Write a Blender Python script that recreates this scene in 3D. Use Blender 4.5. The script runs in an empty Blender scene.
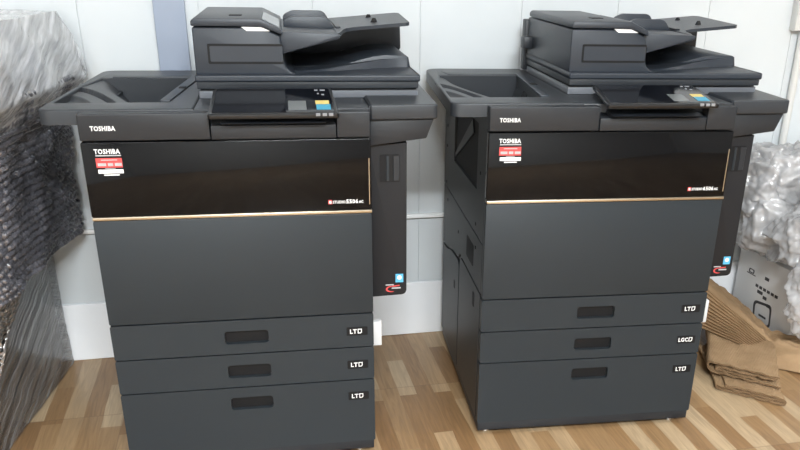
import bpy, bmesh, math, random
from mathutils import Vector, Matrix, noise
random.seed(7)
scene = bpy.context.scene
COL = scene.collection
PI = math.pi

# ------------------------------------------------------------------ materials
def new_mat(name):
    m = bpy.data.materials.new(name); m.use_nodes = True
    nt = m.node_tree
    return m, nt, nt.nodes['Principled BSDF']

def plain(name, rgb, rough=0.5, spec=0.5, metal=0.0, grain=0.0, gscale=900.0, mottled=0.0, emit=None, coat=0.0):
    m, nt, b = new_mat(name)
    b.inputs['Base Color'].default_value = (*rgb, 1)
    b.inputs['Roughness'].default_value = rough
    b.inputs['Specular IOR Level'].default_value = spec
    b.inputs['Metallic'].default_value = metal
    b.inputs['Coat Weight'].default_value = coat
    tc = nt.nodes.new('ShaderNodeTexCoord')
    if mottled:
        n = nt.nodes.new('ShaderNodeTexNoise'); n.inputs['Scale'].default_value = 9; n.inputs['Detail'].default_value = 5
        r = nt.nodes.new('ShaderNodeMapRange')
        r.inputs['To Min'].default_value = 1 - mottled; r.inputs['To Max'].default_value = 1 + mottled
        x = nt.nodes.new('ShaderNodeMix'); x.data_type = 'RGBA'; x.blend_type = 'MULTIPLY'; x.inputs[0].default_value = 1
        x.inputs[6].default_value = (*rgb, 1)
        nt.links.new(tc.outputs['Object'], n.inputs['Vector']); nt.links.new(n.outputs['Fac'], r.inputs['Value'])
        nt.links.new(r.outputs['Result'], x.inputs[7]); nt.links.new(x.outputs[2], b.inputs['Base Color'])
    if grain:
        n = nt.nodes.new('ShaderNodeTexNoise'); n.inputs['Scale'].default_value = gscale; n.inputs['Detail'].default_value = 2
        bp = nt.nodes.new('ShaderNodeBump'); bp.inputs['Strength'].default_value = grain; bp.inputs['Distance'].default_value = 0.001
        nt.links.new(tc.outputs['Object'], n.inputs['Vector']); nt.links.new(n.outputs['Fac'], bp.inputs['Height'])
        nt.links.new(bp.outputs['Normal'], b.inputs['Normal'])
    if emit:
        b.inputs['Emission Color'].default_value = (*rgb, 1); b.inputs['Emission Strength'].default_value = emit
    return m

M = {}
M['shell']   = plain('black_plastic', (0.0165, 0.019, 0.0235), 0.42, 0.45, grain=0.15)
M['deck']    = plain('charcoal_plastic', (0.029, 0.033, 0.039), 0.40, 0.45, grain=0.15)
M['feeder']  = plain('feeder_plastic', (0.0265, 0.0325, 0.0425), 0.40, 0.42, grain=0.15)
M['side']    = plain('side_plastic', (0.0215, 0.025, 0.028), 0.45, 0.5, grain=0.15)
M['tower']   = plain('tower_plastic', (0.0125, 0.0135, 0.0165), 0.5, 0.35, grain=0.15)
M['grey']    = plain('slate_grey_panel', (0.0215, 0.0275, 0.0330), 0.42, 0.35, grain=0.12, mottled=0.04)
M['dark']    = plain('recess_black', (0.006, 0.006, 0.007), 0.6, 0.3)
M['gloss']   = plain('gloss_black_panel', (0.003, 0.0032, 0.004), 0.07, 0.22)
M['screen']  = plain('screen_glass', (0.006, 0.007, 0.010), 0.08, 0.5)
M['scan']    = plain('scanner_strip', (0.15, 0.16, 0.18), 0.35, 0.5)  # light grey strip, raised further to hold the reflection on its front
M['key']     = plain('key_print', (0.26, 0.27, 0.29), 0.4)
M['case']    = plain('panel_case_black', (0.009, 0.0095, 0.011), 0.3, 0.5)
M['gold']    = plain('gold_trim', (0.62, 0.54, 0.42), 0.28, 0.5, metal=1.0)
M['chrome']  = plain('chrome_foot', (0.8, 0.8, 0.8), 0.25, 0.5, metal=1.0)
M['rubber']  = plain('rubber_wheel', (0.02, 0.02, 0.02), 0.6)
M['white']   = plain('white_print', (0.80, 0.80, 0.80), 0.5)
M['dull']    = plain('pale_print', (0.42, 0.42, 0.43), 0.5)
M['red']     = plain('red_print', (0.62, 0.07, 0.07), 0.45)
M['blue']    = plain('blue_print', (0.10, 0.42, 0.68), 0.45)
M['yellow']  = plain('yellow_print', (0.62, 0.48, 0.15), 0.45)
M['cyan']    = plain('cyan_print', (0.045, 0.28, 0.42), 0.45)
M['window']  = plain('smoke_window', (0.22, 0.235, 0.25), 0.25, 0.5)
M['tag']     = plain('white_plastic', (0.62, 0.63, 0.64), 0.4)
M['carton']  = plain('white_carton', (0.74, 0.74, 0.74), 0.7, 0.2, mottled=0.06)
M['ink']     = plain('carton_ink', (0.06, 0.06, 0.065), 0.8)
M['column']  = plain('blue_grey_paint', (0.36, 0.41, 0.51), 0.4, 0.4, mottled=0.03)
M['panel']   = plain('white_wall_panel', (0.665, 0.70, 0.72), 0.32, 0.4, mottled=0.02)
M['plinth']  = plain('white_plinth', (0.90, 0.91, 0.93), 0.6, 0.3, mottled=0.05)
M['rail']    = plain('rail_white', (0.92, 0.92, 0.91), 0.4)
M['groove']  = plain('groove_grey', (0.30, 0.31, 0.32), 0.7)
M['pipe']    = plain('conduit_white', (0.68, 0.68, 0.66), 0.4)
M['plaster'] = plain('plaster', (0.62, 0.62, 0.61), 0.8, 0.2, mottled=0.03)
M['ceiling'] = plain('ceiling_paint', (0.78, 0.78, 0.78), 0.9, 0.2)
M['lampcase']= plain('lamp_case', (0.75, 0.75, 0.75), 0.5)

def lamp_mat():
    m, nt, b = new_mat('lamp_diffuser')
    b.inputs['Base Color'].default_value = (0.9, 0.9, 0.9, 1)
    b.inputs['Emission Color'].default_value = (0.95, 0.98, 1.0, 1)
    b.inputs['Emission Strength'].default_value = 14
    return m
M['lamp'] = lamp_mat()

def floor_mat():
    m, nt, b = new_mat('wood_strip_tile')
    N = nt.nodes.new; L = nt.links.new
    def math_(op, a, c=None):
        n = N('ShaderNodeMath'); n.operation = op
        for i, v in enumerate((a, c)):
            if v is None: continue
            if isinstance(v, (int, float)): n.inputs[i].default_value = v
            else: L(v, n.inputs[i])
        return n.outputs[0]
    tc = N('ShaderNodeTexCoord'); sp = N('ShaderNodeSeparateXYZ'); L(tc.outputs['Object'], sp.inputs[0])
    X, Y = sp.outputs[0], sp.outputs[1]
    ny = N('ShaderNodeTexNoise'); ny.noise_dimensions = '2D'; ny.inputs['Scale'].default_value = 5.0; ny.inputs['Detail'].default_value = 2
    L(tc.outputs['Object'], ny.inputs['Vector'])
    wob = math_('MULTIPLY', math_('SUBTRACT', ny.outputs['Fac'], 0.5), 0.010)
    xs = math_('DIVIDE', math_('ADD', math_('ADD', X, wob), 5.012), 0.0515)
    col = math_('FLOOR', xs)
    tiley = math_('DIVIDE', math_('ADD', Y, 5.123), 0.52)       # seams at y = 1.637, 2.157
    row = math_('FLOOR', tiley)
    tx = math_('DIVIDE', math_('ADD', X, 5.012), 0.515)
    tcol = math_('FLOOR', tx)
    wn = N('ShaderNodeTexWhiteNoise'); wn.noise_dimensions = '2D'
    cv = N('ShaderNodeCombineXYZ'); L(col, cv.inputs[0]); L(row, cv.inputs[1]); L(cv.outputs[0], wn.inputs['Vector'])
    # a butt joint somewhere inside half of the strips
    fr = math_('FRACT', tiley)
    cut = math_('GREATER_THAN', fr, math_('ADD', math_('MULTIPLY', wn.outputs['Value'], 0.9), 0.25))
    wn2 = N('ShaderNodeTexWhiteNoise'); wn2.noise_dimensions = '3D'
    cv2 = N('ShaderNodeCombineXYZ'); L(col, cv2.inputs[0]); L(math_('ADD', row, 31.0), cv2.inputs[1]); L(cut, cv2.inputs[2]); L(cv2.outputs[0], wn2.inputs['Vector'])
    # alternate light and dark strips, with random shifts
    alt = math_('MULTIPLY', math_('MODULO', math_('ADD', math_('ADD', col, row), cut), 2.0), 0.42)
    val = math_('ADD', alt, math_('MULTIPLY', wn2.outputs['Value'], 0.58))
    ramp = N('ShaderNodeValToRGB'); e = ramp.color_ramp
    cols = [(0.0, (0.235, 0.130, 0.058)), (0.28, (0.29, 0.170, 0.080)), (0.5, (0.33, 0.205, 0.102)), (0.72, (0.40, 0.265, 0.145)), (0.9, (0.46, 0.335, 0.205))]
    e.elements[0].position = 0; e.elements[0].color = (*cols[0][1], 1)
    e.elements[1].position = cols[-1][0]; e.elements[1].color = (*cols[-1][1], 1)
    for p, c in cols[1:-1]:
        q = e.elements.new(p); q.color = (*c, 1)
    L(val, ramp.inputs[0])
    # grain
    mp = N('ShaderNodeMapping'); mp.inputs['Scale'].default_value = (70, 5, 1); L(tc.outputs['Object'], mp.inputs['Vector'])
    add = N('ShaderNodeVectorMath'); add.operation = 'ADD'; L(mp.outputs[0], add.inputs[0]); L(wn2.outputs['Color'], add.inputs[1])
    g = N('ShaderNodeTexNoise'); g.inputs['Scale'].default_value = 1; g.inputs['Detail'].default_value = 6; g.inputs['Distortion'].default_value = 1.6
    L(add.outputs[0], g.inputs['Vector'])
    gr = N('ShaderNodeMapRange'); gr.inputs['From Min'].default_value = 0.3; gr.inputs['From Max'].default_value = 0.7
    gr.inputs['To Min'].default_value = 0.80; gr.inputs['To Max'].default_value = 1.14; L(g.outputs['Fac'], gr.inputs['Value'])
    mx = N('ShaderNodeMix'); mx.data_type = 'RGBA'; mx.blend_type = 'MULTIPLY'; mx.inputs[0].default_value = 1
    L(ramp.outputs[0], mx.inputs[6]); L(gr.outputs[0], mx.inputs[7])
    # tile seams
    d1 = math_('ABSOLUTE', math_('SUBTRACT', fr, 0.5)); s1 = math_('GREATER_THAN', d1, 0.496)
    fx = math_('FRACT', tx); d2 = math_('ABSOLUTE', math_('SUBTRACT', fx, 0.5)); s2 = math_('GREATER_THAN', d2, 0.497)
    s = math_('MULTIPLY', math_('MAXIMUM', s1, s2), 0.35)
    mx2 = N('ShaderNodeMix'); mx2.data_type = 'RGBA'; mx2.inputs[7].default_value = (0.15, 0.09, 0.05, 1)
    L(s, mx2.inputs[0]); L(mx.outputs[2], mx2.inputs[6]); L(mx2.outputs[2], b.inputs['Base Color'])
    b.inputs['Roughness'].default_value = 0.33; b.inputs['Specular IOR Level'].default_value = 0.4
    return m
M['floor'] = floor_mat()

def film_mat(name, clear, haze, tint, crinkle=0.4, cscale=14.0, axes=None, hscale=10.0, rough=0.12, ior=1.55, milky=0.5):
    """clear wrapping film: see-through, glossy, and milky where many layers or creases gather.
    axes: three directions (with stretch) that lay the creases along the pull of the film"""
    m = bpy.data.materials.new(name); m.use_nodes = True
    nt = m.node_tree; nt.nodes.clear(); N = nt.nodes.new; L = nt.links.new
    out = N('ShaderNodeOutputMaterial'); tc = N('ShaderNodeTexCoord')
    vec = tc.outputs['Object']
    if axes:
        cb = N('ShaderNodeCombineXYZ')
        for k, a in enumerate(axes):
            d = N('ShaderNodeVectorMath'); d.operation = 'DOT_PRODUCT'; d.inputs[1].default_value = a
            L(vec, d.inputs[0]); L(d.outputs['Value'], cb.inputs[k])
        vec = cb.outputs[0]
    n = N('ShaderNodeTexNoise'); n.inputs['Scale'].default_value = cscale; n.inputs['Detail'].default_value = 4; n.inputs['Distortion'].default_value = 0.6
    L(vec, n.inputs['Vector'])
    b1 = N('ShaderNodeBump'); b1.inputs['Strength'].default_value = crinkle; b1.inputs['Distance'].default_value = 0.02
    L(n.outputs['Fac'], b1.inputs['Height']); nrm = b1.outputs['Normal']
    n2 = N('ShaderNodeTexNoise'); n2.inputs['Scale'].default_value = hscale; n2.inputs['Detail'].default_value = 6; n2.inputs['Distortion'].default_value = 0.15 if axes else 0.5
    mo = N('ShaderNodeVectorMath'); mo.operation = 'ADD'; mo.inputs[1].default_value = (3.1, 7.7, 1.3)
    L(vec, mo.inputs[0]); L(mo.outputs[0], n2.inputs['Vector'])
    mr2 = N('ShaderNodeMapRange'); mr2.inputs['From Min'].default_value = 0.38; mr2.inputs['From Max'].default_value = 0.68
    mr2.inputs['To Min'].default_value = 1 - clear; mr2.inputs['To Max'].default_value = min(1.0, 1 - clear + haze)
    L(n2.outputs['Fac'], mr2.inputs['Value'])
    tr = N('ShaderNodeBsdfTransparent'); tr.inputs['Color'].default_value = (0.985, 0.985, 0.985, 1)
    df = N('ShaderNodeBsdfDiffuse'); df.inputs['Color'].default_value = (*tint, 1); L(nrm, df.inputs['Normal'])
    tl = N('ShaderNodeBsdfTranslucent'); tl.inputs['Color'].default_value = (*tint, 1)
    mk = N('ShaderNodeMixShader'); mk.inputs[0].default_value = milky; L(df.outputs[0], mk.inputs[1]); L(tl.outputs[0], mk.inputs[2])
    mx = N('ShaderNodeMixShader'); L(mr2.outputs[0], mx.inputs[0]); L(tr.outputs[0], mx.inputs[1]); L(mk.outputs[0], mx.inputs[2])
    gl = N('ShaderNodeBsdfGlossy'); gl.inputs['Roughness'].default_value = rough; gl.inputs['Color'].default_value = (1, 1, 1, 1); L(nrm, gl.inputs['Normal'])
    fr = N('ShaderNodeFresnel'); fr.inputs['IOR'].default_value = ior; L(nrm, fr.inputs['Normal'])
    mx2 = N('ShaderNodeMixShader'); L(fr.outputs[0], mx2.inputs[0]); L(mx.outputs[0], mx2.inputs[1]); L(gl.outputs[0], mx2.inputs[2])
    L(mx2.outputs[0], out.inputs['Surface'])
    return m
M['bubble_dark']  = film_mat('bubble_film_over_machine', 0.92, 0.26, (0.66, 0.66, 0.76), crinkle=0.15, cscale=20, hscale=9, rough=0.12, ior=2.9, milky=0.2)
M['bubble_front'] = film_mat('bubble_film_near_corner', 0.90, 0.16, (0.52, 0.50, 0.48), crinkle=0.15, cscale=20, hscale=9, rough=0.12, ior=2.5, milky=0.2)
PULL_TOP = ((0.0, 1.3, 0.5), (0.0, -9.0, 22.0), (16.0, 2.0, 3.0))
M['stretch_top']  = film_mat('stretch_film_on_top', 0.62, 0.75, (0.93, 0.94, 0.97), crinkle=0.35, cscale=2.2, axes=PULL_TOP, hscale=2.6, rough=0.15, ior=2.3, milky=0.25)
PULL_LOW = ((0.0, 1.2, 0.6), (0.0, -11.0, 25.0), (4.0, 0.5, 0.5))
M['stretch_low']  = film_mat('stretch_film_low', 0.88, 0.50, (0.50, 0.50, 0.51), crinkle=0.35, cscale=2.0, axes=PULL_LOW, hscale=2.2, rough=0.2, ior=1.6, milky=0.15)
M['fin']          = film_mat('loose_film', 0.80, 0.4, (0.85, 0.86, 0.9), crinkle=0.4, cscale=10, hscale=12, rough=0.16, milky=0.4)
M['bubble_white'] = film_mat('bubble_film_heap', 0.62, 0.45, (0.95, 0.95, 0.97), crinkle=0.2, cscale=18, hscale=11, rough=0.12, ior=1.8, milky=0.5)

def cardboard_mat(name, rgb, wave=0.0, wscale=100.0, direction=(1, 0, 0)):
    m, nt, b = new_mat(name); N = nt.nodes.new; L = nt.links.new
    tc = N('ShaderNodeTexCoord')
    n = N('ShaderNodeTexNoise'); n.inputs['Scale'].default_value = 14; n.inputs['Detail'].default_value = 6
    L(tc.outputs['Object'], n.inputs['Vector'])
    r = N('ShaderNodeValToRGB')
    r.color_ramp.elements[0].position = 0.3; r.color_ramp.elements[0].color = (rgb[0] * .78, rgb[1] * .76, rgb[2] * .72, 1)
    r.color_ramp.elements[1].position = 0.7; r.color_ramp.elements[1].color = (rgb[0] * 1.1, rgb[1] * 1.1, rgb[2] * 1.1, 1)
    L(n.outputs['Fac'], r.inputs[0]); L(r.outputs[0], b.inputs['Base Color'])
    b.inputs['Roughness'].default_value = 0.8; b.inputs['Specular IOR Level'].default_value = 0.2
    n2 = N('ShaderNodeTexNoise'); n2.inputs['Scale'].default_value = 120; L(tc.outputs['Object'], n2.inputs['Vector'])
    bp = N('ShaderNodeBump'); bp.inputs['Strength'].default_value = 0.3; bp.inputs['Distance'].default_value = 0.002
    L(n2.outputs['Fac'], bp.inputs['Height']); L(bp.outputs[0], b.inputs['Normal'])
    if wave:
        d = N('ShaderNodeVectorMath'); d.operation = 'DOT_PRODUCT'; d.inputs[1].default_value = direction
        L(tc.outputs['Object'], d.inputs[0])
        s = N('ShaderNodeMath'); s.operation = 'MULTIPLY'; s.inputs[1].default_value = wscale; L(d.outputs['Value'], s.inputs[0])
        si = N('ShaderNodeMath'); si.operation = 'SINE'; L(s.outputs[0], si.inputs[0])
        b2 = N('ShaderNodeBump'); b2.inputs['Strength'].default_value = wave; b2.inputs['Distance'].default_value = 0.002
        L(si.outputs[0], b2.inputs['Height']); L(bp.outputs[0], b2.inputs['Normal']); L(b2.outputs[0], b.inputs['Normal'])
    return m
M['card']  = cardboard_mat('brown_cardboard', (0.37, 0.245, 0.14))
M['card2'] = cardboard_mat('brown_cardboard_ribbed', (0.36, 0.24, 0.137), wave=0.35, wscale=900, direction=(0.72, -0.69, 0))
M['flute'] = cardboard_mat('dark_cardboard_edge', (0.17, 0.105, 0.057))

# ------------------------------------------------------------------ mesh helpers
def link(name, me, mat, parent=None, smooth=35):
    o = bpy.data.objects.new(name, me); COL.objects.link(o)
    if mat is not None and len(me.materials) == 0: me.materials.append(mat)
    if smooth:
        for p in me.polygons: p.use_smooth = True
        me.set_sharp_from_angle(angle=math.radians(smooth))
    if parent is not None: o.parent = parent
    return o

def obj(name, bm, mat, parent=None, smooth=35):
    bmesh.ops.recalc_face_normals(bm, faces=bm.faces)
    me = bpy.data.meshes.new(name); bm.to_mesh(me); bm.free()
    return link(name, me, mat, parent, smooth)

def join(dst, src):
    me = bpy.data.meshes.new('tmp'); src.to_mesh(me); src.free()
    dst.from_mesh(me); bpy.data.meshes.remove(me)
    return dst

def box(x0, x1, y0, y1, z0, z1, bev=0.0, seg=2):
    bm = bmesh.new()
    bmesh.ops.create_cube(bm, size=1)
    bmesh.ops.scale(bm, vec=(x1 - x0, y1 - y0, z1 - z0), verts=bm.verts)
    bmesh.ops.translate(bm, vec=((x0 + x1) / 2, (y0 + y1) / 2, (z0 + z1) / 2), verts=bm.verts)
    if bev: bmesh.ops.bevel(bm, geom=list(bm.edges), offset=bev, segments=seg, profile=0.5, affect='EDGES')
    return bm

def prism(pts, axis, a, b, bev=0.0, seg=2):
    """extrude a 2D outline along axis: 'x' outline=(y,z); 'y' outline=(x,z); 'z' outline=(x,y)"""
    bm = bmesh.new()
    def P(p, t):
        return {'x': (t, p[0], p[1]), 'y': (p[0], t, p[1]), 'z': (p[0], p[1], t)}[axis]
    A = [bm.verts.new(P(p, a)) for p in pts]; B = [bm.verts.new(P(p, b)) for p in pts]
    n = len(pts)
    bm.faces.new(A); bm.faces.new(B[::-1])
    for i in range(n): bm.faces.new((A[i], B[i], B[(i + 1) % n], A[(i + 1) % n]))
    bmesh.ops.recalc_face_normals(bm, faces=bm.faces)
    if bev:
        bmesh.ops.bevel(bm, geom=list(bm.edges), offset=bev, segments=seg, profile=0.5, affect='EDGES')
    return bm

def rrect(x0, x1, z0, z1, r, n=5):
    pts = []
    for cx, cz, a0 in ((x1 - r, z1 - r, 0), (x0 + r, z1 - r, 90), (x0 + r, z0 + r, 180), (x1 - r, z0 + r, 270)):
        for i in range(n + 1):
            a = math.radians(a0 + 90 * i / n); pts.append((cx + r * math.cos(a), cz + r * math.sin(a)))
    return pts

def round_poly(pts, radii, n=5):
    out = []
    k = len(pts)
    for i, p in enumerate(pts):
        r = radii[i] if isinstance(radii, (list, tuple)) else radii
        p = Vector(p)
        if r <= 0: out.append(tuple(p)); continue
        a = (Vector(pts[i - 1]) - p); b = (Vector(pts[(i + 1) % k]) - p)
        r1 = min(r, a.length * 0.45); r2 = min(r, b.length * 0.45)
        a = p + a.normalized() * r1; b = p + b.normalized() * r2
        for j in range(n + 1):
            t = j / n; q = a * (1 - t) ** 2 + p * 2 * t * (1 - t) + b * t * t
            out.append(tuple(q))
    return out

def plate_hole(outer, hole, axis, front, back):
    """plate with a hole through it"""
    bm = bmesh.new()
    def P(p, t):
        return {'x': (t, p[0], p[1]), 'y': (p[0], t, p[1]), 'z': (p[0], p[1], t)}[axis]
    for t in (front, back):
        es = []
        for loop in (outer, hole):
            vs = [bm.verts.new(P(p, t)) for p in loop]
            es += [bm.edges.new((vs[i], vs[(i + 1) % len(vs)])) for i in range(len(vs))]
        bmesh.ops.triangle_fill(bm, use_beauty=True, use_dissolve=True, edges=es)
    # walls
    bm.verts.ensure_lookup_table()
    no, nh = len(outer), len(hole); o2 = no + nh
    vs = list(bm.verts)
    for base, n in ((0, no), (no, nh)):
        for i in range(n):
            j = (i + 1) % n
            bm.faces.new((vs[base + i], vs[base + j], vs[base + o2 + j], vs[base + o2 + i]))
    bmesh.ops.recalc_face_normals(bm, faces=bm.faces)
    return bm

def cyl(x, y, z, r, h, axis='z', n=20, r2=None):
    bm = bmesh.new()
    bmesh.ops.create_cone(bm, cap_ends=True, segments=n, radius1=r, radius2=r if r2 is None else r2, depth=h)
    if axis == 'x': bmesh.ops.rotate(bm, verts=bm.verts, matrix=Matrix.Rotation(PI / 2, 3, 'Y'))
    if axis == 'y': bmesh.ops.rotate(bm, verts=bm.verts, matrix=Matrix.Rotation(PI / 2, 3, 'X'))
    bmesh.ops.translate(bm, vec=(x, y, z), verts=bm.verts)
    return bm

def text(name, body, size, mat, parent, loc, rot=(PI / 2, 0, 0), bold=0.0, width=None, align='LEFT', depth=0.0003):
    cu = bpy.data.curves.new(name, 'FONT'); cu.body = body; cu.size = size; cu.extrude = depth; cu.offset = bold * size
    cu.resolution_u = 2; cu.space_character = 1.0 + 3.2 * bold; cu.align_x = align
    t = bpy.data.objects.new(name + '_src', cu); COL.objects.link(t)
    dg = bpy.context.evaluated_depsgraph_get(); dg.update()
    me = bpy.data.meshes.new_from_object(t.evaluated_get(dg))
    bpy.data.objects.remove(t); bpy.data.curves.remove(cu)
    if width:
        xs = [v.co.x for v in me.vertices]; k = width / (max(xs) - min(xs)); x0 = min(xs)
        for v in me.vertices: v.co.x = (v.co.x - x0) * k
    me.materials.clear()
    o = link(name, me, mat, parent, smooth=0)
    o.location = loc; o.rotation_euler = rot
    return o

def thing(name, label, cat, loc=(0, 0, 0), rz=0.0, group=None):
    o = bpy.data.objects.new(name, None); COL.objects.link(o); o.empty_display_size = 0.1
    o.location = loc; o.rotation_euler = (0, 0, rz); o['label'] = label; o['category'] = cat
    if group: o['group'] = group
    return o
def tag(o, label, cat, group=None):
    o['label'] = label; o['category'] = cat
    if group: o['group'] = group
    return o
def struct(o):
    o['kind'] = 'structure'; return o

# ------------------------------------------------------------------ the room
WY = 2.537
XL, XR, YF, H = -2.6, 4.2, -3.2, 2.75
struct(obj('floor', box(XL, XR, YF, WY + 0.06, -0.06, 0), M['floor'], smooth=0))
struct(obj('ceiling', box(XL, XR, YF, WY + 0.06, H, H + 0.06), M['ceiling'], smooth=0))
bm = bmesh.new()
seams = [0.226 + 0.3125 * k for k in range(-12, 13)]
seams = [XL] + [s for s in seams if XL + .05 < s < XR - .05] + [XR]
for a, b in zip(seams[:-1], seams[1:]):
    join(bm, box(a + 0.0006, b - 0.0006, WY, WY + 0.02, 0.19, H, 0.0008, 1))
join(bm, box(XL, XR, WY + 0.004, WY + 0.06, 0.0, H))
struct(obj('wall_back', bm, M['panel'], smooth=0))
struct(obj('wall_left', box(XL - 0.06, XL, YF, WY + .06, 0, H), M['plaster'], smooth=0))
struct(obj('wall_right', box(XR, XR + 0.06, YF, WY + .06, 0, H), M['plaster'], smooth=0))
struct(obj('wall_front', box(XL, XR, YF - 0.06, YF, 0, H), M['plaster'], smooth=0))
struct(obj('baseboard_back', box(XL, XR, WY - 0.006, WY + 0.01, 0.0, 0.187, 0.002, 1), M['plinth']))
bm = box(XL, XR, WY - 0.014, WY + 0.002, 0.410, 0.424, 0.003, 2)
r1 = struct(obj('trim_1', bm, M['rail']))
struct(obj('trim_2', box(XL, XR, WY - 0.004, WY + 0.002, 0.4055, 0.4098), M['groove'], smooth=0))
struct(obj('trim_3', box(-0.204, -0.121, WY - 0.022, WY + 0.002, 0.187, H, 0.003, 2), M['column']))

# wall conduit at the far right
cd = thing('wall_conduit', 'white plastic conduit running down the wall at the right edge', 'pipe', (1.805, WY - 0.016, 0.0))
obj('pipe', cyl(0.015, 0, 0.52, 0.0125, 0.94, 'z', 16), M['pipe'], cd)
obj('trunking', box(-0.03, 0.045, -0.018, 0.016, 0.985, 1.6, 0.003), M['pipe'], cd)
obj('clip', box(-0.003, 0.033, -0.016, 0.016, 0.40, 0.42, 0.002), M['pipe'], cd)

# ------------------------------------------------------------------ ceiling lamps
def ceiling_lamp(x, y, lx, ly, label, power):
    t = thing('ceiling_lamp', label, 'lamp', (x, y, H - 0.06), 0, 'fluorescent ceiling lamps')
    obj('housing', box(-lx / 2 - .02, lx / 2 + .02, -ly / 2 - .02, ly / 2 + .02, 0.012, 0.06, 0.004), M['lampcase'], t)
    obj('diffuser', box(-lx / 2, lx / 2, -ly / 2, ly / 2, 0.0, 0.0115, 0.004), M['lamp'], t)
    ld = bpy.data.lights.new('tube_light', 'AREA'); ld.shape = 'RECTANGLE'; ld.size = lx; ld.size_y = ly; ld.energy = power
    ld.color = (0.90, 0.965, 1.0)
    lo = bpy.data.objects.new('tube_light', ld); COL.objects.link(lo); lo.location = (0, 0, -0.012); lo.parent = t
    return t
ceiling_lamp(-1.5, -1.55, 1.25, 0.20, 'fluorescent ceiling lamp behind the viewer, leftmost of its row', 56)
ceiling_lamp(0.12, -1.55, 1.25, 0.20, 'fluorescent ceiling lamp behind the viewer, middle of its row', 300)
ceiling_lamp(1.95, -1.55, 1.25, 0.20, 'fluorescent ceiling lamp behind the viewer, rightmost of its row', 7)
ceiling_lamp(0.75, 0.75, 1.25, 0.20, 'fluorescent ceiling lamp in front of the photocopiers', 6)
ceiling_lamp(2.75, 1.15, 1.25, 0.20, 'fluorescent ceiling lamp over the right end, beside the wall with the conduit', 10)

# ------------------------------------------------------------------ photocopier
def sub(parent, name, bm, mat, label=None, smooth=35):
    o = obj(name, bm, mat, parent, smooth)
    if label: o['label'] = label
    return o

def drawer(root, z0, z1, hz, size, tail):
    hz0, hz1 = hz
    outer = rrect(-0.3, 0.3, z0, z1, 0.004, 3)
    hole = rrect(-0.0495, 0.0510, hz0, hz1, 0.007, 4)
    d = sub(root, 'drawer', plate_hole(outer, hole, 'y', 0.0, 0.02), M['grey'], smooth=0)
    pk = prism(rrect(-0.0525, 0.0540, hz0 - .003, hz1 + .003, 0.008, 4), 'y', 0.012, 0.034)
    sub(d, 'handle', pk, M['dark'], 'black recessed drawer handle')
    zc = (hz0 + hz1) / 2
    lb = sub(d, 'size_label', prism(rrect(0.2345, 0.2855, zc - 0.011, zc + 0.011, 0.002, 2), 'y', -0.0008, 0.004), M['dark'], 'black paper-size label')
    return d, zc

def size_marks(d, zc, word):
    x = 0.243 if len(word) == 2 else 0.2385
    w = 0.0165 if len(word) == 2 else 0.0265
    text('size_text', word, 0.0155, M['white'], d, (x, -0.0011, zc - 0.0055), bold=0.03, width=w, depth=0.0002)
    x += w + 0.002
    bm = plate_hole([(x, zc - .006), (x + .007, zc - .006), (x + .010, zc - .003), (x + .010, zc + .006), (x, zc + .006)],
                    [(x + .002, zc - .004), (x + .0062, zc - .004), (x + .008, zc - .002), (x + .008, zc + .004), (x + .002, zc + .004)], 'y', -0.0013, -0.0006)
    sub(d, 'page_symbol', bm, M['white'], smooth=0)

def tray_height(x, y):
    q = math.hypot((x + 0.40) / 0.158, (y - 0.10) / 0.272)
    def st(a, b, v):
        t = min(1, max(0, (v - a) / (b - a))); return t * t * (3 - 2 * t)
    z = 0.8725 - 0.020 * st(-0.375, -0.24, x)
    z -= 0.012 * (1 - st(0.985, 1.02, q)) * st(-0.376, -0.365, x)
    z += 0.007 * (1 - st(0.90, 0.985, q)) * st(0.66, 0.70, q) * st(-0.376, -0.365, x)
    z -= 0.004 * (1 - st(0.62, 0.66, q)) * st(-0.376, -0.365, x)
    z -= 0.092 * st(1.13, 1.60, q) * st(-0.335, -0.215, x)
    return z

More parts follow.
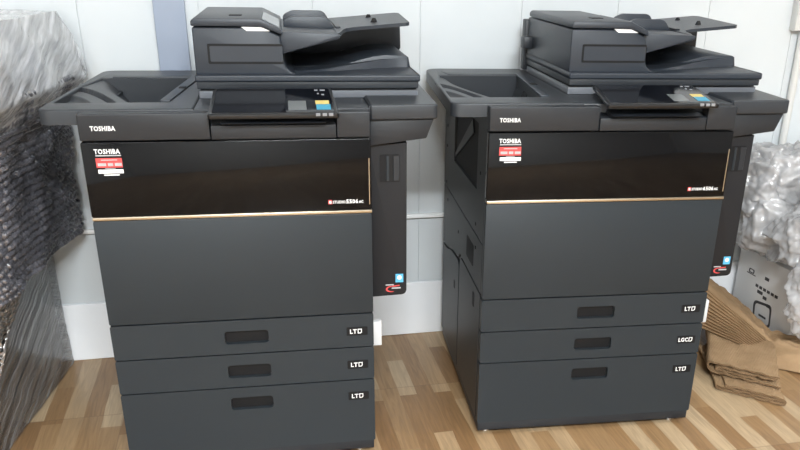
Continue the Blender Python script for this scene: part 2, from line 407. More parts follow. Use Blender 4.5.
def photocopier(loc, rz, label, model, words, lift=0.0):
    R = thing('photocopier', label, 'photocopier', loc, rz, 'photocopiers standing along the wall')
    # --- base, feet and carcass
    sub(R, 'base_frame', box(-0.2975, 0.2975, 0.003, 0.640, 0.017, 0.0425, 0.003), M['shell'])
    for x in (-0.268, 0.262):
        f = cyl(x, 0.040, 0.0035, 0.014, 0.007); join(f, cyl(x, 0.040, 0.014, 0.006, 0.016))
        sub(R, 'levelling_foot', f, M['chrome'], 'chrome levelling foot')
    for x in (-0.25, 0.25):
        for y in (0.11, 0.58):
            c = cyl(x, y, 0.0115, 0.0115, 0.02, 'x', 16); join(c, box(x - .014, x + .014, y - .006, y + .006, 0.012, 0.022))
            sub(R, 'caster', c, M['rubber'])
    sub(R, 'carcass', box(-0.294, 0.297, 0.016, 0.645, 0.040, 0.745, 0.003), M['shell'])
    sub(R, 'rear_panel', box(-0.2925, 0.2965, 0.630, 0.6445, 0.7455, 0.8425), M['shell'], smooth=0)
    # --- left side: panels with their seams
    upper = plate_hole([(0.022, 0.537), (0.645, 0.537), (0.645, 0.842), (0.022, 0.842)],
                       [(0.125, 0.648), (0.470, 0.642), (0.475, 0.775), (0.250, 0.812), (0.125, 0.812)], 'x', -0.300, -0.293)
    u = sub(R, 'side_panel', upper, M['side'], smooth=0)
    sub(u, 'vent_opening', prism([(0.12, 0.640), (0.48, 0.638), (0.48, 0.78), (0.25, 0.818), (0.12, 0.818)], 'x', -0.2946, -0.2928), M['dark'], 'black opening in the side panel', 0)
    sub(u, 'chute', prism([(0.20, 0.775), (0.47, 0.655), (0.475, 0.665), (0.22, 0.805)], 'x', -0.2978, -0.2942), M['shell'])
    mid = prism([(0.022, 0.405), (0.34, 0.405), (0.365, 0.385), (0.50, 0.372), (0.56, 0.352), (0.645, 0.345), (0.645, 0.533), (0.022, 0.533)], 'x', -0.300, -0.293, 0.001, 1)
    mp_ = sub(R, 'side_panel', mid, M['side'], smooth=0)
    sub(mp_, 'grip_recess', prism(rrect(0.135, 0.235, 0.438, 0.496, 0.006, 3), 'x', -0.3006, -0.2985), M['dark'], 'black grip recess')
    fd = sub(R, 'side_door', prism(round_poly([(0.030, 0.045), (0.338, 0.045), (0.338, 0.400), (0.030, 0.400)], [.002, .002, .03, .01]), 'x', -0.300, -0.293, 0.001, 1), M['side'])
    sub(fd, 'latch', prism(rrect(0.102, 0.128, 0.335, 0.375, 0.008, 4), 'x', -0.3008, -0.2985), M['dark'], 'small black door latch')
    rd = sub(R, 'side_door', prism(round_poly([(0.346, 0.045), (0.645, 0.045), (0.645, 0.340), (0.56, 0.346), (0.49, 0.366), (0.346, 0.378)], [.002, .002, .002, .02, .02, .03]), 'x', -0.300, -0.293, 0.001, 1), M['side'])
    sub(rd, 'latch', prism(rrect(0.405, 0.425, 0.27, 0.295, 0.006, 4), 'x', -0.3008, -0.2985), M['dark'], 'small black door latch')
    for y, z in ((0.60, 0.55), (0.57, 0.50), (0.37, 0.46), (0.12, 0.56), (0.11, 0.50), (0.60, 0.66), (0.60, 0.72), (0.60, 0.78), (0.08, 0.70)):
        sub(R, 'screw', cyl(-0.3002, y, z, 0.0045, 0.002, 'x', 10), M['dark'], 'dark screw head')
    # --- front panels and paper drawers
    sub(R, 'front_panel', prism(rrect(-0.3, 0.3, 0.3990, 0.6440, 0.004, 3), 'y', 0.0, 0.02, 0.0012, 2), M['grey'], 'large plain slate grey front panel')
    for (z0, z1, hz), w in zip(((0.3105, 0.3960, (0.3355, 0.3685)), (0.2215, 0.3075, (0.2455, 0.2795)), (0.0430, 0.2185, (0.1585, 0.1920))), words):
        d, zc = drawer(R, z0, z1, hz, None, None); size_marks(d, zc, w)
    sub(R, 'side_bracket', box(0.294, 0.3225, 0.025, 0.045, 0.298, 0.362, 0.002), M['tag'], 'white plastic bracket sticking out at the side')
    # --- glossy black upper door with its trim
    door = sub(R, 'upper_door', prism(rrect(-0.3, 0.3, 0.6535, 0.8125, 0.003, 3), 'y', -0.001, 0.02, 0.001, 2), M['gloss'], 'glossy black upper door')
    sub(door, 'trim_strip', box(-0.2995, 0.301, -0.0035, 0.015, 0.6455, 0.6530, 0.002), M['gold'], 'thin gold trim strip')
    sub(door, 'trim_strip', box(0.2945, 0.2968, -0.0022, 0.0, 0.665, 0.770, 0.0006, 1), M['gold'], 'thin gold trim strip')
    # --- service sticker
    st = sub(door, 'service_sticker', box(-0.2745, -0.2225, -0.0016, -0.0008, 0.7605, 0.7805), M['red'], 'red and white service sticker', 0)
    text('sticker_text', 'TOSHIBA', 0.0138, M['white'], door, (-0.2755, -0.0013, 0.7895), bold=0.03, width=0.0515, depth=0.0002)
    sub(st, 'small_print', box(-0.2735, -0.2230, -0.0014, -0.001, 0.7845, 0.7870), M['dull'], smooth=0)
    sub(st, 'small_print', box(-0.264, -0.232, -0.0019, -0.0013, 0.7755, 0.7775), M['dull'], smooth=0)
    for a, b in ((-0.2715, -0.255), (-0.2515, -0.241), (-0.2375, -0.2235)):
        sub(st, 'small_print', box(a, b, -0.0019, -0.0013, 0.7640, 0.7700), M['dull'], smooth=0)
    sub(st, 'white_block', box(-0.2725, -0.2220, -0.0016, -0.0008, 0.7480, 0.7565), M['white'], smooth=0)
    sub(st, 'small_print', box(-0.264, -0.233, -0.0019, -0.0013, 0.7510, 0.7530), M['dull'], smooth=0)
    sub(st, 'small_print', box(-0.258, -0.237, -0.0014, -0.001, 0.7580, 0.7593), M['dull'], smooth=0)
    sub(st, 'small_print', box(-0.262, -0.231, -0.0014, -0.001, 0.7435, 0.7460), M['white'], smooth=0)
    # --- model name
    ic = sub(door, 'model_mark', box(0.203, 0.2115, -0.0016, -0.0008, 0.6680, 0.6775), M['red'], 'small red square mark', 0)
    text('mark_letter', 'e', 0.012, M['white'], ic, (0.2045, -0.0018, 0.6698), bold=0.03, width=0.006, depth=0.0002)
    text('model_text', 'STUDIO', 0.0085, M['white'], door, (0.2130, -0.0013, 0.6695), bold=0.03, width=0.0285, depth=0.0002)
    text('model_number', model, 0.0125, M['white'], door, (0.2430, -0.0013, 0.6690), bold=0.03, width=0.027, depth=0.0002)
    text('model_suffix', 'AC', 0.0085, M['white'], door, (0.2715, -0.0013, 0.6692), bold=0.03, width=0.010, depth=0.0002)
    # --- top fascia: left, centre and right piece
    lf = sub(R, 'fascia', prism(rrect(-0.300, -0.0385, 0.8155, 0.871, 0.003, 2), 'y', -0.001, 0.04, 0.0025, 3), M['shell'])
    text('logo', 'TOSHIBA', 0.0132, M['white'], lf, (-0.2765, -0.0014, 0.8370), bold=0.03, width=0.0495, depth=0.0002)
    cprof = [(-0.001, 0.8155), (0.10, 0.8155), (0.10, 0.860), (0.045, 0.858), (0.008, 0.848), (-0.001, 0.844)]
    sub(R, 'fascia', prism(cprof, 'x', -0.0365, 0.2255, 0.0012, 2), M['shell'])
    sub(R, 'fascia', prism(rrect(0.2275, 0.300, 0.8155, 0.871, 0.003, 2), 'y', -0.001, 0.04, 0.0025, 3), M['shell'])
    # --- left output tray
    outer = round_poly([(-0.384, 0.030), (-0.072, 0.030), (-0.072, 0.672), (-0.362, 0.672)], [.030, 0.0, 0.0, .045], 6)
    hole = [(-0.372, 0.118), (-0.150, 0.122), (-0.118, 0.512), (-0.340, 0.515), (-0.362, 0.36)]
    frame = plate_hole(outer, hole, 'z', 0.875, 0.8435)
    bev_e = [e for e in frame.edges if all(abs(v.co.z - 0.875) < 1e-5 for v in e.verts) and len(e.link_faces) == 2 and abs(e.link_faces[0].normal.z - e.link_faces[1].normal.z) > 0.3]
    bmesh.ops.bevel(frame, geom=bev_e, offset=0.004, segments=3, profile=0.5, affect='EDGES')
    ot = sub(R, 'output_tray', frame, M['deck'])
    pit = bmesh.new(); nx, ny = 70, 90
    grid = []
    for j in range(ny + 1):
        row = []
        for i in range(nx + 1):
            v = j / ny; y = 0.110 + v * 0.412
            xl = -0.3765 + max(0, v - 0.6) * 0.07; xr = -0.1800 + 0.035 * v
            x = xl + (xr - xl) * i / nx
            row.append(pit.verts.new((x, y, tray_height(x, y))))
        grid.append(row)
    for j in range(ny):
        for i in range(nx): pit.faces.new((grid[j][i], grid[j][i + 1], grid[j + 1][i + 1], grid[j + 1][i]))
    # front, rear and right wall of the pit
    for r_ in (grid[0], grid[-1]):
        top = [pit.verts.new((v.co.x, v.co.y + (0.004 if r_ is grid[0] else 0.0), 0.869)) for v in r_]
        for i in range(nx): pit.faces.new((r_[i], r_[i + 1], top[i + 1], top[i]))
    low_ = [pit.verts.new((g[-1].co.x - 0.001, -0.01 + (g[-1].co.y - 0.11) * 1.0 + 0.12 + (0.008 if k_ == ny else -0.008 if k_ == 0 else 0), g[-1].co.z - 0.002)) for k_, g in enumerate(grid)]
    top = [pit.verts.new((g[-1].co.x + 0.0385, v_.co.y, 0.8725)) for g, v_ in zip(grid, low_)]
    for j in range(ny): pit.faces.new((low_[j], low_[j + 1], top[j + 1], top[j]))
    join(pit, box(-0.296, -0.088, 0.5118, 0.526, 0.755, 0.8735)); join(pit, box(-0.352, -0.296, 0.5118, 0.526, 0.8445, 0.8735)); join(pit, box(-0.290, -0.125, 0.108, 0.1195, 0.755, 0.8735))
    ps = sub(ot, 'paper_rest', pit, M['deck'], smooth=40)
    # vents low on the right wall of the pit
    for yc in (0.22, 0.35):
        bm = bmesh.new()
        for k in range(4):
            v = (yc + (k - 1.5) * 0.016 - 0.11) / 0.412; xr = -0.1800 + 0.035 * v
            b_ = box(-0.0012, 0.0008, -0.004, 0.004, -0.014, 0.014)
            bmesh.ops.rotate(b_, verts=b_.verts, matrix=Matrix.Rotation(math.atan2(0.0395, 0.085), 3, 'Y'))
            bmesh.ops.translate(b_, verts=b_.verts, vec=(xr + 0.0270, yc + (k - 1.5) * 0.016, 0.8472)); join(bm, b_)
        sub(ot, 'vent', bm, M['dark'], 'black vent slots', 0)
    # ledge strips and small latch on the rim
    sub(ot, 'rear_ledge', prism([(-0.315, 0.520), (-0.105, 0.518), (-0.105, 0.575), (-0.235, 0.575), (-0.25, 0.600), (-0.325, 0.600)], 'z', 0.872, 0.8768, 0.0012, 2), M['deck'])
    sub(ot, 'rim_rail', prism([(-0.150, 0.126), (-0.128, 0.126), (-0.090, 0.560), (-0.116, 0.560)], 'z', 0.872, 0.8785, 0.0015, 2), M['feeder'])
    sub(ot, 'rim_button', box(-0.128, -0.112, 0.300, 0.330, 0.876, 0.8805, 0.0015), M['dark'], 'black rim button')
    # --- middle deck under the scanner
    sub(R, 'deck', box(-0.0715, 0.3025, 0.028, 0.665, 0.740, 0.8735, 0.003, 2), M['deck'])
    # --- right shelf with its lower block
    outer = round_poly([(0.3035, 0.032), (0.456, 0.036), (0.470, 0.60), (0.3035, 0.60)], [0.002, .012, .02, 0.002])
    sh = sub(R, 'side_shelf', prism(outer, 'z', 0.8465, 0.8790, 0.0035, 3), M['deck'])
    blk = [(0.3035, 0.7865), (0.432, 0.8020), (0.449, 0.8455), (0.3035, 0.8455)]
    sub(sh, 'under_block', prism(blk, 'y', 0.045, 0.56, 0.003, 2), M['shell'])
    # --- tower at the right side
    outer = round_poly([(0.300, 0.4140), (0.389, 0.4170), (0.389, 0.790), (0.300, 0.786)], [0, .014, 0.002, 0.002])
    tw = sub(R, 'side_tower', prism(outer, 'y', 0.060, 0.60, 0.002, 2), M['tower'])
    gp = sub(tw, 'grip', prism(rrect(0.326, 0.372, 0.700, 0.764, 0.003, 2), 'y', 0.0585, 0.062), M['dark'], 'black grip recess')
    sub(gp, 'grip_bar', box(0.341, 0.3475, 0.0565, 0.060, 0.703, 0.761, 0.001, 1), M['grey'])
    sub(gp, 'grip_bar', box(0.357, 0.372, 0.0570, 0.060, 0.703, 0.761, 0.001, 1), M['shell'])
    es = sub(tw, 'energy_label', box(0.3615, 0.3805, 0.0590, 0.0605, 0.4500, 0.4715), M['blue'], 'small blue square label', 0)
    sub(es, 'label_mark', cyl(0.3710, 0.0588, 0.4625, 0.0055, 0.0008, 'y', 14), M['white'], smooth=0)
    sub(tw, 'small_print', box(0.337, 0.357, 0.0592, 0.0605, 0.4425, 0.4452), M['dull'], smooth=0)
    sw = bmesh.new()
    for k in range(14):
        a = math.radians(60 + k * 17); b2 = math.radians(60 + (k + 1) * 17)
        w0 = 0.0022 * math.sin(PI * (k + .3) / 15); w1 = 0.0022 * math.sin(PI * (k + 1.3) / 15)
        vs = []
        for an, w_ in ((a, w0), (b2, w1)):
            for s_ in (1, -1):
                vs.append(sw.verts.new((0.352 + (0.0125 + s_ * w_) * math.cos(an), 0.0592, 0.4330 + (0.0070 + s_ * w_) * math.sin(an))))
        sw.faces.new((vs[0], vs[1], vs[3], vs[2]))
    join(sw, prism([(0.352, 0.4415), (0.371, 0.4432), (0.372, 0.4405), (0.356, 0.4385)], 'y', 0.0590, 0.0594))
    sub(tw, 'swoosh_mark', sw, M['red'], 'red swoosh mark', 0)
    sub(tw, 'small_print', box(0.352, 0.374, 0.0590, 0.0605, 0.4335, 0.4370), M['dull'], smooth=0)
    # --- control panel, tilted towards the user
    cp = bpy.data.objects.new('control_panel', None); COL.objects.link(cp); cp.parent = R
    cp.location = (0.0965 + 0.3 * lift, -0.042, 0.8735 + lift); cp.rotation_euler = (math.radians(12.5 - 390 * lift), 0, 0)
    body = prism(round_poly([(-0.135, 0.0), (0.135, 0.0), (0.128, 0.150), (-0.128, 0.150)], 0.008), 'z', -0.0105, 0.0, 0.003, 2)
    sub(cp, 'panel_case', body, M['case'])
    sub(cp, 'touch_screen', prism(round_poly([(-0.126, 0.010), (0.126, 0.010), (0.121, 0.144), (-0.121, 0.144)], 0.006), 'z', -0.001, 0.0008, 0.0004, 1), M['screen'], 'dark glass touch screen')
    sub(cp, 'yellow_stripe', box(0.088, 0.117, 0.052, 0.072, 0.0008, 0.0014), M['yellow'], 'yellow stripe', 0)
    sub(cp, 'cyan_stripe', box(0.089, 0.119, 0.022, 0.051, 0.0008, 0.0014), M['cyan'], 'cyan stripe', 0)
    for x in (0.086, 0.100, 0.113):
        sub(cp, 'panel_key', box(x, x + 0.009, -0.0012, 0.003, -0.0045, 0.0012, 0.0006, 1), M['key'], 'pale grey key', 0)
    for x, y, w_ in ((0.101, 0.130, 0.011), (0.089, 0.130, 0.007), (0.103, 0.104, 0.006), (0.094, 0.110, 0.004)):
        sub(cp, 'panel_key', box(x, x + w_, y, y + 0.006, 0.0008, 0.0014), M['key'], 'white key', 0)
    sub(cp, 'screen_reflection', box(0.030, 0.068, 0.020, 0.072, 0.0008, 0.0012), plain_grey(), 'pale grey reflection painted on the screen', 0)  # pale patch that paints a reflection onto the dark screen glass
    # --- arm that carries the panel
    arm = sub(R, 'panel_arm', prism([(-0.030, 0.853), (0.10, 0.870), (0.14, 0.882), (0.14, 0.855), (0.02, 0.842)], 'x', -0.015, 0.205, 0.003, 2), M['shell'])
    # --- scanner strip and feeder base
    sub(R, 'scanner_base', box(-0.069, 0.431, 0.170, 0.600, 0.874, 0.8925, 0.002, 2), M['scan'])
    A = sub(R, 'document_feeder', prism(rrect(-0.0735, 0.4335, 0.9125, 0.9275, 0.004, 3), 'y', 0.150, 0.610, 0.004, 3), M['feeder'])
    sub(A, 'feeder_skirt', prism(rrect(-0.071, 0.430, 0.8970, 0.9130, 0.002, 2), 'y', 0.1555, 0.606, 0.0015, 2), M['deck'])
    sub(A, 'base_gap', box(-0.066, 0.428, 0.176, 0.595, 0.891, 0.898), M['dark'], smooth=0)
    hb = [(-0.0715, 0.926), (-0.0715, 1.027), (0.076, 1.027), (0.118, 1.010), (0.123, 0.955), (0.128, 0.941), (0.140, 0.932), (0.152, 0.926)]
    sub(A, 'feeder_body', prism(hb, 'y', 0.166, 0.600, 0.004, 3), M['feeder'])
    lid = [(-0.0728, 1.0295), (-0.0728, 1.040), (-0.066, 1.046), (0.076, 1.046), (0.122, 1.0245), (0.122, 1.0125), (0.077, 1.0295)]
    ld_ = sub(A, 'feeder_cover', prism(lid, 'y', 0.160, 0.588, 0.003, 2), M['feeder'])
    sl = math.atan2(0.0215, 0.046)
    wd = box(0.004, 0.045, -0.13, 0.11, -0.001, 0.0012, 0.0005, 1)
    bmesh.ops.rotate(wd, verts=wd.verts, matrix=Matrix.Rotation(sl, 3, 'Y'))
    bmesh.ops.translate(wd, verts=wd.verts, vec=(0.0765, 0.31, 1.0462))
    sub(ld_, 'cover_window', wd, M['window'], 'pale grey sloping window')
    sub(ld_, 'cover_catch', box(0.005, 0.034, 0.250, 0.285, 1.0455, 1.0475, 0.0008, 1), M['dark'], 'small black catch')
    sub(A, 'status_label', prism([(0.034, 1.0285), (0.078, 1.0280), (0.097, 1.0200), (0.046, 1.0200)], 'y', 0.1645, 0.1665), M['white'], 'white status window', 0)
    gr_ = sub(A, 'front_grip', plate_hole(rrect(-0.0420, 0.1225, 0.9500, 0.9930, 0.003, 2), rrect(-0.0370, 0.1222, 0.9550, 0.9880, 0.002, 2), 'y', 0.1650, 0.1675), M['dark'], 'black outline of the front grip', 0)
    sub(gr_, 'grip_face', prism(rrect(-0.0370, 0.1215, 0.9550, 0.9880, 0.002, 2), 'y', 0.1655, 0.1675), M['feeder'])
    sub(A, 'side_groove', box(-0.0706, -0.069, 0.172, 0.596, 0.9835, 0.9855), M['dark'], smooth=0)
    sub(A, 'side_latch', box(-0.098, -0.066, 0.535, 0.575, 0.945, 0.978, 0.004), M['shell'])
    sub(A, 'rear_hinge', box(-0.079, 0.05, 0.603, 0.640, 0.88, 1.02, 0.004), M['shell'])
    # throat, paper guides, trays
    th = [(0.116, 1.018), (0.250, 1.0140), (0.254, 1.010), (0.250, 1.0035), (0.120, 0.9700)]
    sub(A, 'paper_throat', prism(th, 'y', 0.178, 0.600, 0.002, 2), M['feeder'])
    sub(A, 'rear_wall', prism([(0.120, 0.926), (0.4340, 0.926), (0.4460, 0.945), (0.444, 1.030), (0.12, 1.012)], 'y', 0.588, 0.604, 0.002, 2), M['shell'])
    it = bmesh.new()
    tp = [(.247, .186, 1.0145), (.256, .215, 1.0155), (.264, .262, 1.0165), (.275, .296, 1.0175), (.295, .309, 1.0195), (.424, .315, 1.0305), (.432, .324, 1.0312), (.440, .585, 1.0365), (.430, .603, 1.036), (.247, .603, 1.020)]
    T_ = [it.verts.new(p) for p in tp]; B_ = [it.verts.new((p[0], p[1], p[2] - 0.008)) for p in tp]
    it.faces.new(T_); it.faces.new(B_[::-1])
    for i in range(len(tp)): it.faces.new((T_[i], B_[i], B_[(i + 1) % len(tp)], T_[(i + 1) % len(tp)]))
    bmesh.ops.recalc_face_normals(it, faces=it.faces)
    itr = sub(A, 'input_tray', it, M['feeder'])
    for x, y in ((0.352, 0.39), (0.352, 0.53)):
        st_ = cyl(x, y, 1.0285, 0.011, 0.014, 'z', 8, 0.004)
        sub(itr, 'paper_stop', st_, M['dark'], 'small black paper stop')
    for y, dz in ((0.333, -0.009), (0.436, -0.002)):
        gp_ = round_poly([(0.128, 1.012), (0.126, 1.040 + dz), (0.150, 1.0505 + dz), (0.228, 1.0505 + dz), (0.240, 1.030), (0.250, 1.012)], [0, .01, .006, .012, .01, 0])
        sub(A, 'paper_guide', prism(gp_, 'y', y, y + 0.012, 0.0025, 2), M['feeder'])
    sub(A, 'guide_strip', box(0.250, 0.262, 0.30, 0.590, 1.012, 1.021, 0.001, 1), M['shell'])
    op = [(0.130, 0.926), (0.130, 0.930), (0.235, 0.9315), (0.275, 0.936), (0.310, 0.9455), (0.340, 0.953), (0.370, 0.9565), (0.420, 0.9545), (0.427, 0.951), (0.4315, 0.926)]
    sub(A, 'exit_tray', prism(op, 'y', 0.300, 0.590, 0.002, 2), M['feeder'])
    lip = bmesh.new(); n_ = 24; rows = []
    for i in range(n_ + 1):
        t = i / n_; x = 0.14 + 0.283 * t
        s_ = t * t * (3 - 2 * t)
        yf = 0.20 + 0.095 * s_; zt = 0.930 + 0.019 * s_
        rows.append([lip.verts.new((x, yf, 0.9262)), lip.verts.new((x, yf + 0.006, zt - 0.001)), lip.verts.new((x, yf + 0.018, zt)), lip.verts.new((x, 0.32, 0.928 + 0.014 * s_))])
    for i in range(n_):
        for k in range(3): lip.faces.new((rows[i][k], rows[i + 1][k], rows[i + 1][k + 1], rows[i][k + 1]))
    sub(A, 'exit_lip', lip, M['feeder'])
    return R

_pg = []
def plain_grey():
    if not _pg: _pg.append(plain('reflection_grey', (0.12, 0.13, 0.135), 0.2))
    return _pg[0]

photocopier((-0.0238, 1.8287, 0), -0.0527, 'photocopier with the 5506 model number, beside the plastic-wrapped machine', '5506', ('LT', 'LT', 'LT'))
photocopier((0.8536, 1.8147, 0), -0.0850, 'photocopier with the 6506 model number, beside the folded cardboard', '6506', ('LT', 'LGC', 'LT'), 0.009)

# ------------------------------------------------------------------ wrapped machine at the left
def fbm(p, oct_=3):
    return sum(noise.noise(p * (2 ** k)) / (2 ** k) for k in range(oct_))

WM = thing('wrapped_machine', 'dark office machine wrapped in clear bubble wrap and stretch film', 'wrapped machine', (-0.961, 1.934, 0), -0.155)
sub(WM, 'cabinet', box(-0.28, 0.285, 0.02, 0.63, 0.03, 0.84, 0.004), plain('wrapped_dark_body', (0.030, 0.029, 0.032), 0.5))
sub(WM, 'base_frame', box(-0.27, 0.275, 0.03, 0.62, 0.0, 0.032), M['shell'])
sub(WM, 'side_tower', box(0.284, 0.372, 0.08, 0.60, 0.44, 0.80, 0.004), M['tower'])
sub(WM, 'side_shelf', box(0.284, 0.430, 0.06, 0.60, 0.80, 0.865, 0.004), M['deck'])
sub(WM, 'document_feeder', box(-0.10, 0.405, 0.17, 0.60, 0.865, 0.985, 0.008), plain('wrapped_feeder', (0.10, 0.10, 0.11), 0.4))

def film_loft(rings, name, mat, amp, freq, seed, sub_z=4, cap=None, smooth=60, n=120, ridge=False, dirv=None, bub=0.0, pitch=0.021):
    """skin through plan outlines (x, y) at rising z; crumpled with noise along the plan normal"""
    def resample(poly, n):
        # samples crowd on the side that faces the room, where the bubbles show
        pts = [Vector(p) for p in poly]; k = len(pts)
        fine = []
        for i in range(k):
            a, b = pts[i], pts[(i + 1) % k]; m_ = max(1, int((b - a).length / 0.01))
            fine += [a.lerp(b, t / m_) for t in range(m_)]
        k = len(fine); L_ = [(fine[(i + 1) % k] - fine[i]).length for i in range(k)]
        wt = [L_[i] * (1.0 if (not bub or (fine[i].x > 0.08 and not (fine[i].y > 0.60 and fine[i].x < 0.28))) else 0.15) for i in range(k)]
        tot = sum(wt); out = []; i = 0; acc = 0; arc = 0
        for j in range(n):
            d = tot * j / n
            while acc + wt[i] < d: acc += wt[i]; arc += L_[i]; i += 1
            f_ = (d - acc) / wt[i]
            q = fine[i].lerp(fine[(i + 1) % k], f_); out.append(Vector((q.x, q.y, arc + L_[i] * f_)))
        return out
    lv = []
    rs = [(z, resample(p, n)) for z, p in rings]
    for (z0, a), (z1, b) in zip(rs[:-1], rs[1:]):
        m_ = max(1, int(sub_z * abs(z1 - z0) / 0.05 + 1))
        for k in range(m_):
            t = k / m_; lv.append((z0 + (z1 - z0) * t, [p.lerp(q, t) for p, q in zip(a, b)]))
    lv.append(rs[-1])
    bm = bmesh.new(); vs = []
    for z, ring in lv:
        row = []
        for i, p in enumerate(ring):
            tg = (ring[(i + 1) % n] - ring[i - 1]); tg = Vector((tg.x, tg.y)).normalized(); nr = Vector((tg.y, -tg.x))
            q = Vector((p.x, p.y, z))
            w = q * freq + Vector((seed, seed * 1.7, 0))
            if dirv: w = Vector((w.dot(Vector(dirv[0])), w.dot(Vector(dirv[1])), w.dot(Vector(dirv[2]))))
            h = fbm(w, 4)
            if ridge: h = 0.6 - abs(h) * 1.8
            bb = 0.0
            if bub:
                sw_ = 0.35 * noise.noise(q * 5)
                ar = p.z / pitch + sw_; zz = z / (pitch * 0.866) + sw_; rw = round(zz); ar -= 0.5 * (rw % 2)
                d2 = (ar - round(ar)) ** 2 + ((zz - rw) * 0.866) ** 2
                bb = bub * max(0.0, 1 - d2 / 0.21) * (0.75 + 0.5 * noise.noise(Vector((round(ar) * 1.3, rw * 1.7, seed))))
            row.append(bm.verts.new((p.x + nr.x * (amp * h + bb), p.y + nr.y * (amp * h + bb), z + (0.25 * amp * noise.noise(w * 1.3) if 0 < z else 0))))
        vs.append(row)
    for a, b in zip(vs[:-1], vs[1:]):
        for i in range(n): bm.faces.new((a[i], a[(i + 1) % n], b[(i + 1) % n], b[i]))
    if cap:
        # close the top with a fan of shrinking rings
        last = vs[-1]; c = sum((v.co for v in last), Vector()) / n
        for k in range(1, 9):
            t = k / 8.5; row = []
            for v in last:
                p = v.co.lerp(c, t); p.z = v.co.z + cap * fbm(Vector((p.x, p.y, 0)) * 9 + Vector((seed, 0, 0)), 3) * 0.6
                row.append(bm.verts.new(p))
            for i in range(n): bm.faces.new((last[i], last[(i + 1) % n], row[(i + 1) % n], row[i]))
            last = row
        bm.faces.new(last)
    return sub(WM, name, bm, mat, smooth=smooth)

low = lambda g: [(-0.29 - g, -g), (0.292 + g, -g), (0.298 + g, 0.640 + g * .3), (-0.29 - g, 0.640 + g * .3)]
film_loft([(0.004, low(0.012)), (0.10, low(0.008)), (0.36, low(0.006)), (0.46, low(0.004))],
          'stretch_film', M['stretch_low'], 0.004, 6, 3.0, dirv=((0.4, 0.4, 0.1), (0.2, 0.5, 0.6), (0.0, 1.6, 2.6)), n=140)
mid_ = lambda g, r: [(-0.30 - g, -0.03 - g), (r - 0.03, -0.03 - g), (r + g, 0.03), (r + g, 0.615), (0.30, 0.640), (-0.30 - g, 0.640)]
film_loft([(0.385, [(-0.31, -0.04), (0.29, -0.05), (0.305, 0.03), (0.300, 0.615), (0.295, 0.64), (-0.31, 0.64)]), (0.43, mid_(0.01, 0.385)), (0.60, mid_(0.015, 0.392)), (0.76, mid_(0.018, 0.40)), (0.84, mid_(0.02, 0.435)), (0.885, mid_(0.018, 0.452))],
          'bubble_wrap', M['bubble_dark'], 0.014, 7, 11.0, n=620, sub_z=22, bub=0.010)
film_loft([(0.80, mid_(0.020, 0.42)), (0.868, mid_(0.014, 0.466)), (0.90, [(-0.28, 0.02), (0.41, 0.03), (0.474, 0.07), (0.474, 0.618), (0.42, 0.640), (-0.28, 0.640)]),
           (0.97, [(-0.24, 0.07), (0.40, 0.09), (0.462, 0.12), (0.462, 0.618), (0.40, 0.636), (-0.24, 0.636)]), (1.030, [(-0.21, 0.13), (0.38, 0.140), (0.432, 0.16), (0.432, 0.610), (0.39, 0.63), (-0.21, 0.63)])],
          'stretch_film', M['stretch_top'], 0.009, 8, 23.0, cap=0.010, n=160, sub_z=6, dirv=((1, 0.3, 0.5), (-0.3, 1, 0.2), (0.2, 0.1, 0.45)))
# a loose fin of film that stands off the rear edge
fin = bmesh.new(); n1, n2 = 14, 20; gr2 = []
for a in range(n1 + 1):
    row = []
    for b in range(n2 + 1):
        u, v = a / n1, b / n2
        x = 0.43 + 0.042 * (1 - v) + u * (0.004 + 0.022 * math.sin(PI * min(1, v * 1.1 + .1)) * (1 - 0.4 * v)); z = 0.865 + 0.155 * v
        y = 0.60 + 0.015 * noise.noise(Vector((u * 4, v * 5, 2))) + 0.02 * u
        row.append(fin.verts.new((x, y, z)))
    gr2.append(row)
for a in range(n1):
    for b in range(n2): fin.faces.new((gr2[a][b], gr2[a + 1][b], gr2[a + 1][b + 1], gr2[a][b + 1]))
sub(WM, 'film_fin', fin, M['fin'], smooth=60)
sub(WM, 'blue_tape', box(0.262, 0.282, -0.012, -0.008, 0.325, 0.343, 0.001, 1), M['blue'], 'small piece of blue tape')
# a loose curtain of bubble wrap that hangs down over the front corner
film_loft([(0.02, [(-0.3, -0.17), (0.255, -0.16), (0.318, -0.09), (0.318, 0.02), (0.29, -0.02), (-0.3, -0.03)]), (0.22, [(-0.3, -0.13), (0.28, -0.12), (0.322, -0.05), (0.325, 0.12), (0.3, 0.08), (-0.3, -0.02)]), (0.42, [(-0.3, -0.09), (0.30, -0.09), (0.372, -0.02), (0.380, 0.22), (0.34, 0.16), (-0.3, -0.02)])],
          'bubble_wrap', M['bubble_front'], 0.016, 8, 41.0, n=560, sub_z=20, bub=0.010)

# ------------------------------------------------------------------ carton, bubble wrap heap at the right
CB = thing('carton', 'white cardboard carton with black print, under the heap of bubble wrap', 'box', (1.725, 2.165, 0), 0.03)
sub(CB, 'carton_body', box(0, 0.36, 0, 0.335, 0.0, 0.262, 0.004), M['carton'])
def on_left_face(y0, y1, z0, z1):
    return box(-0.0012, 0.001, y0, y1, z0, z1)
rotL = (PI / 2, 0, -PI / 2)
g = plate_hole(rrect(0.235, 0.265, 0.185, 0.200, 0.004, 3), rrect(0.240, 0.260, 0.188, 0.197, 0.003, 3), 'x', -0.0012, 0.001); join(g, on_left_face(0.225, 0.275, 0.180, 0.183))
sub(CB, 'print_mark', g, M['ink'], smooth=0)
for y0, y1, z in ((0.150, 0.172, 0.188), (0.145, 0.165, 0.120), (0.17, 0.20, 0.13), (0.12, 0.138, 0.10)): sub(CB, 'print_line', on_left_face(y0, y1, z, z + 0.011), M['ink'], smooth=0)
for k in range(6): sub(CB, 'print_line', on_left_face(0.215 - k * 0.022 - 0.015, 0.215 - k * 0.022, 0.148, 0.158), M['ink'], smooth=0)
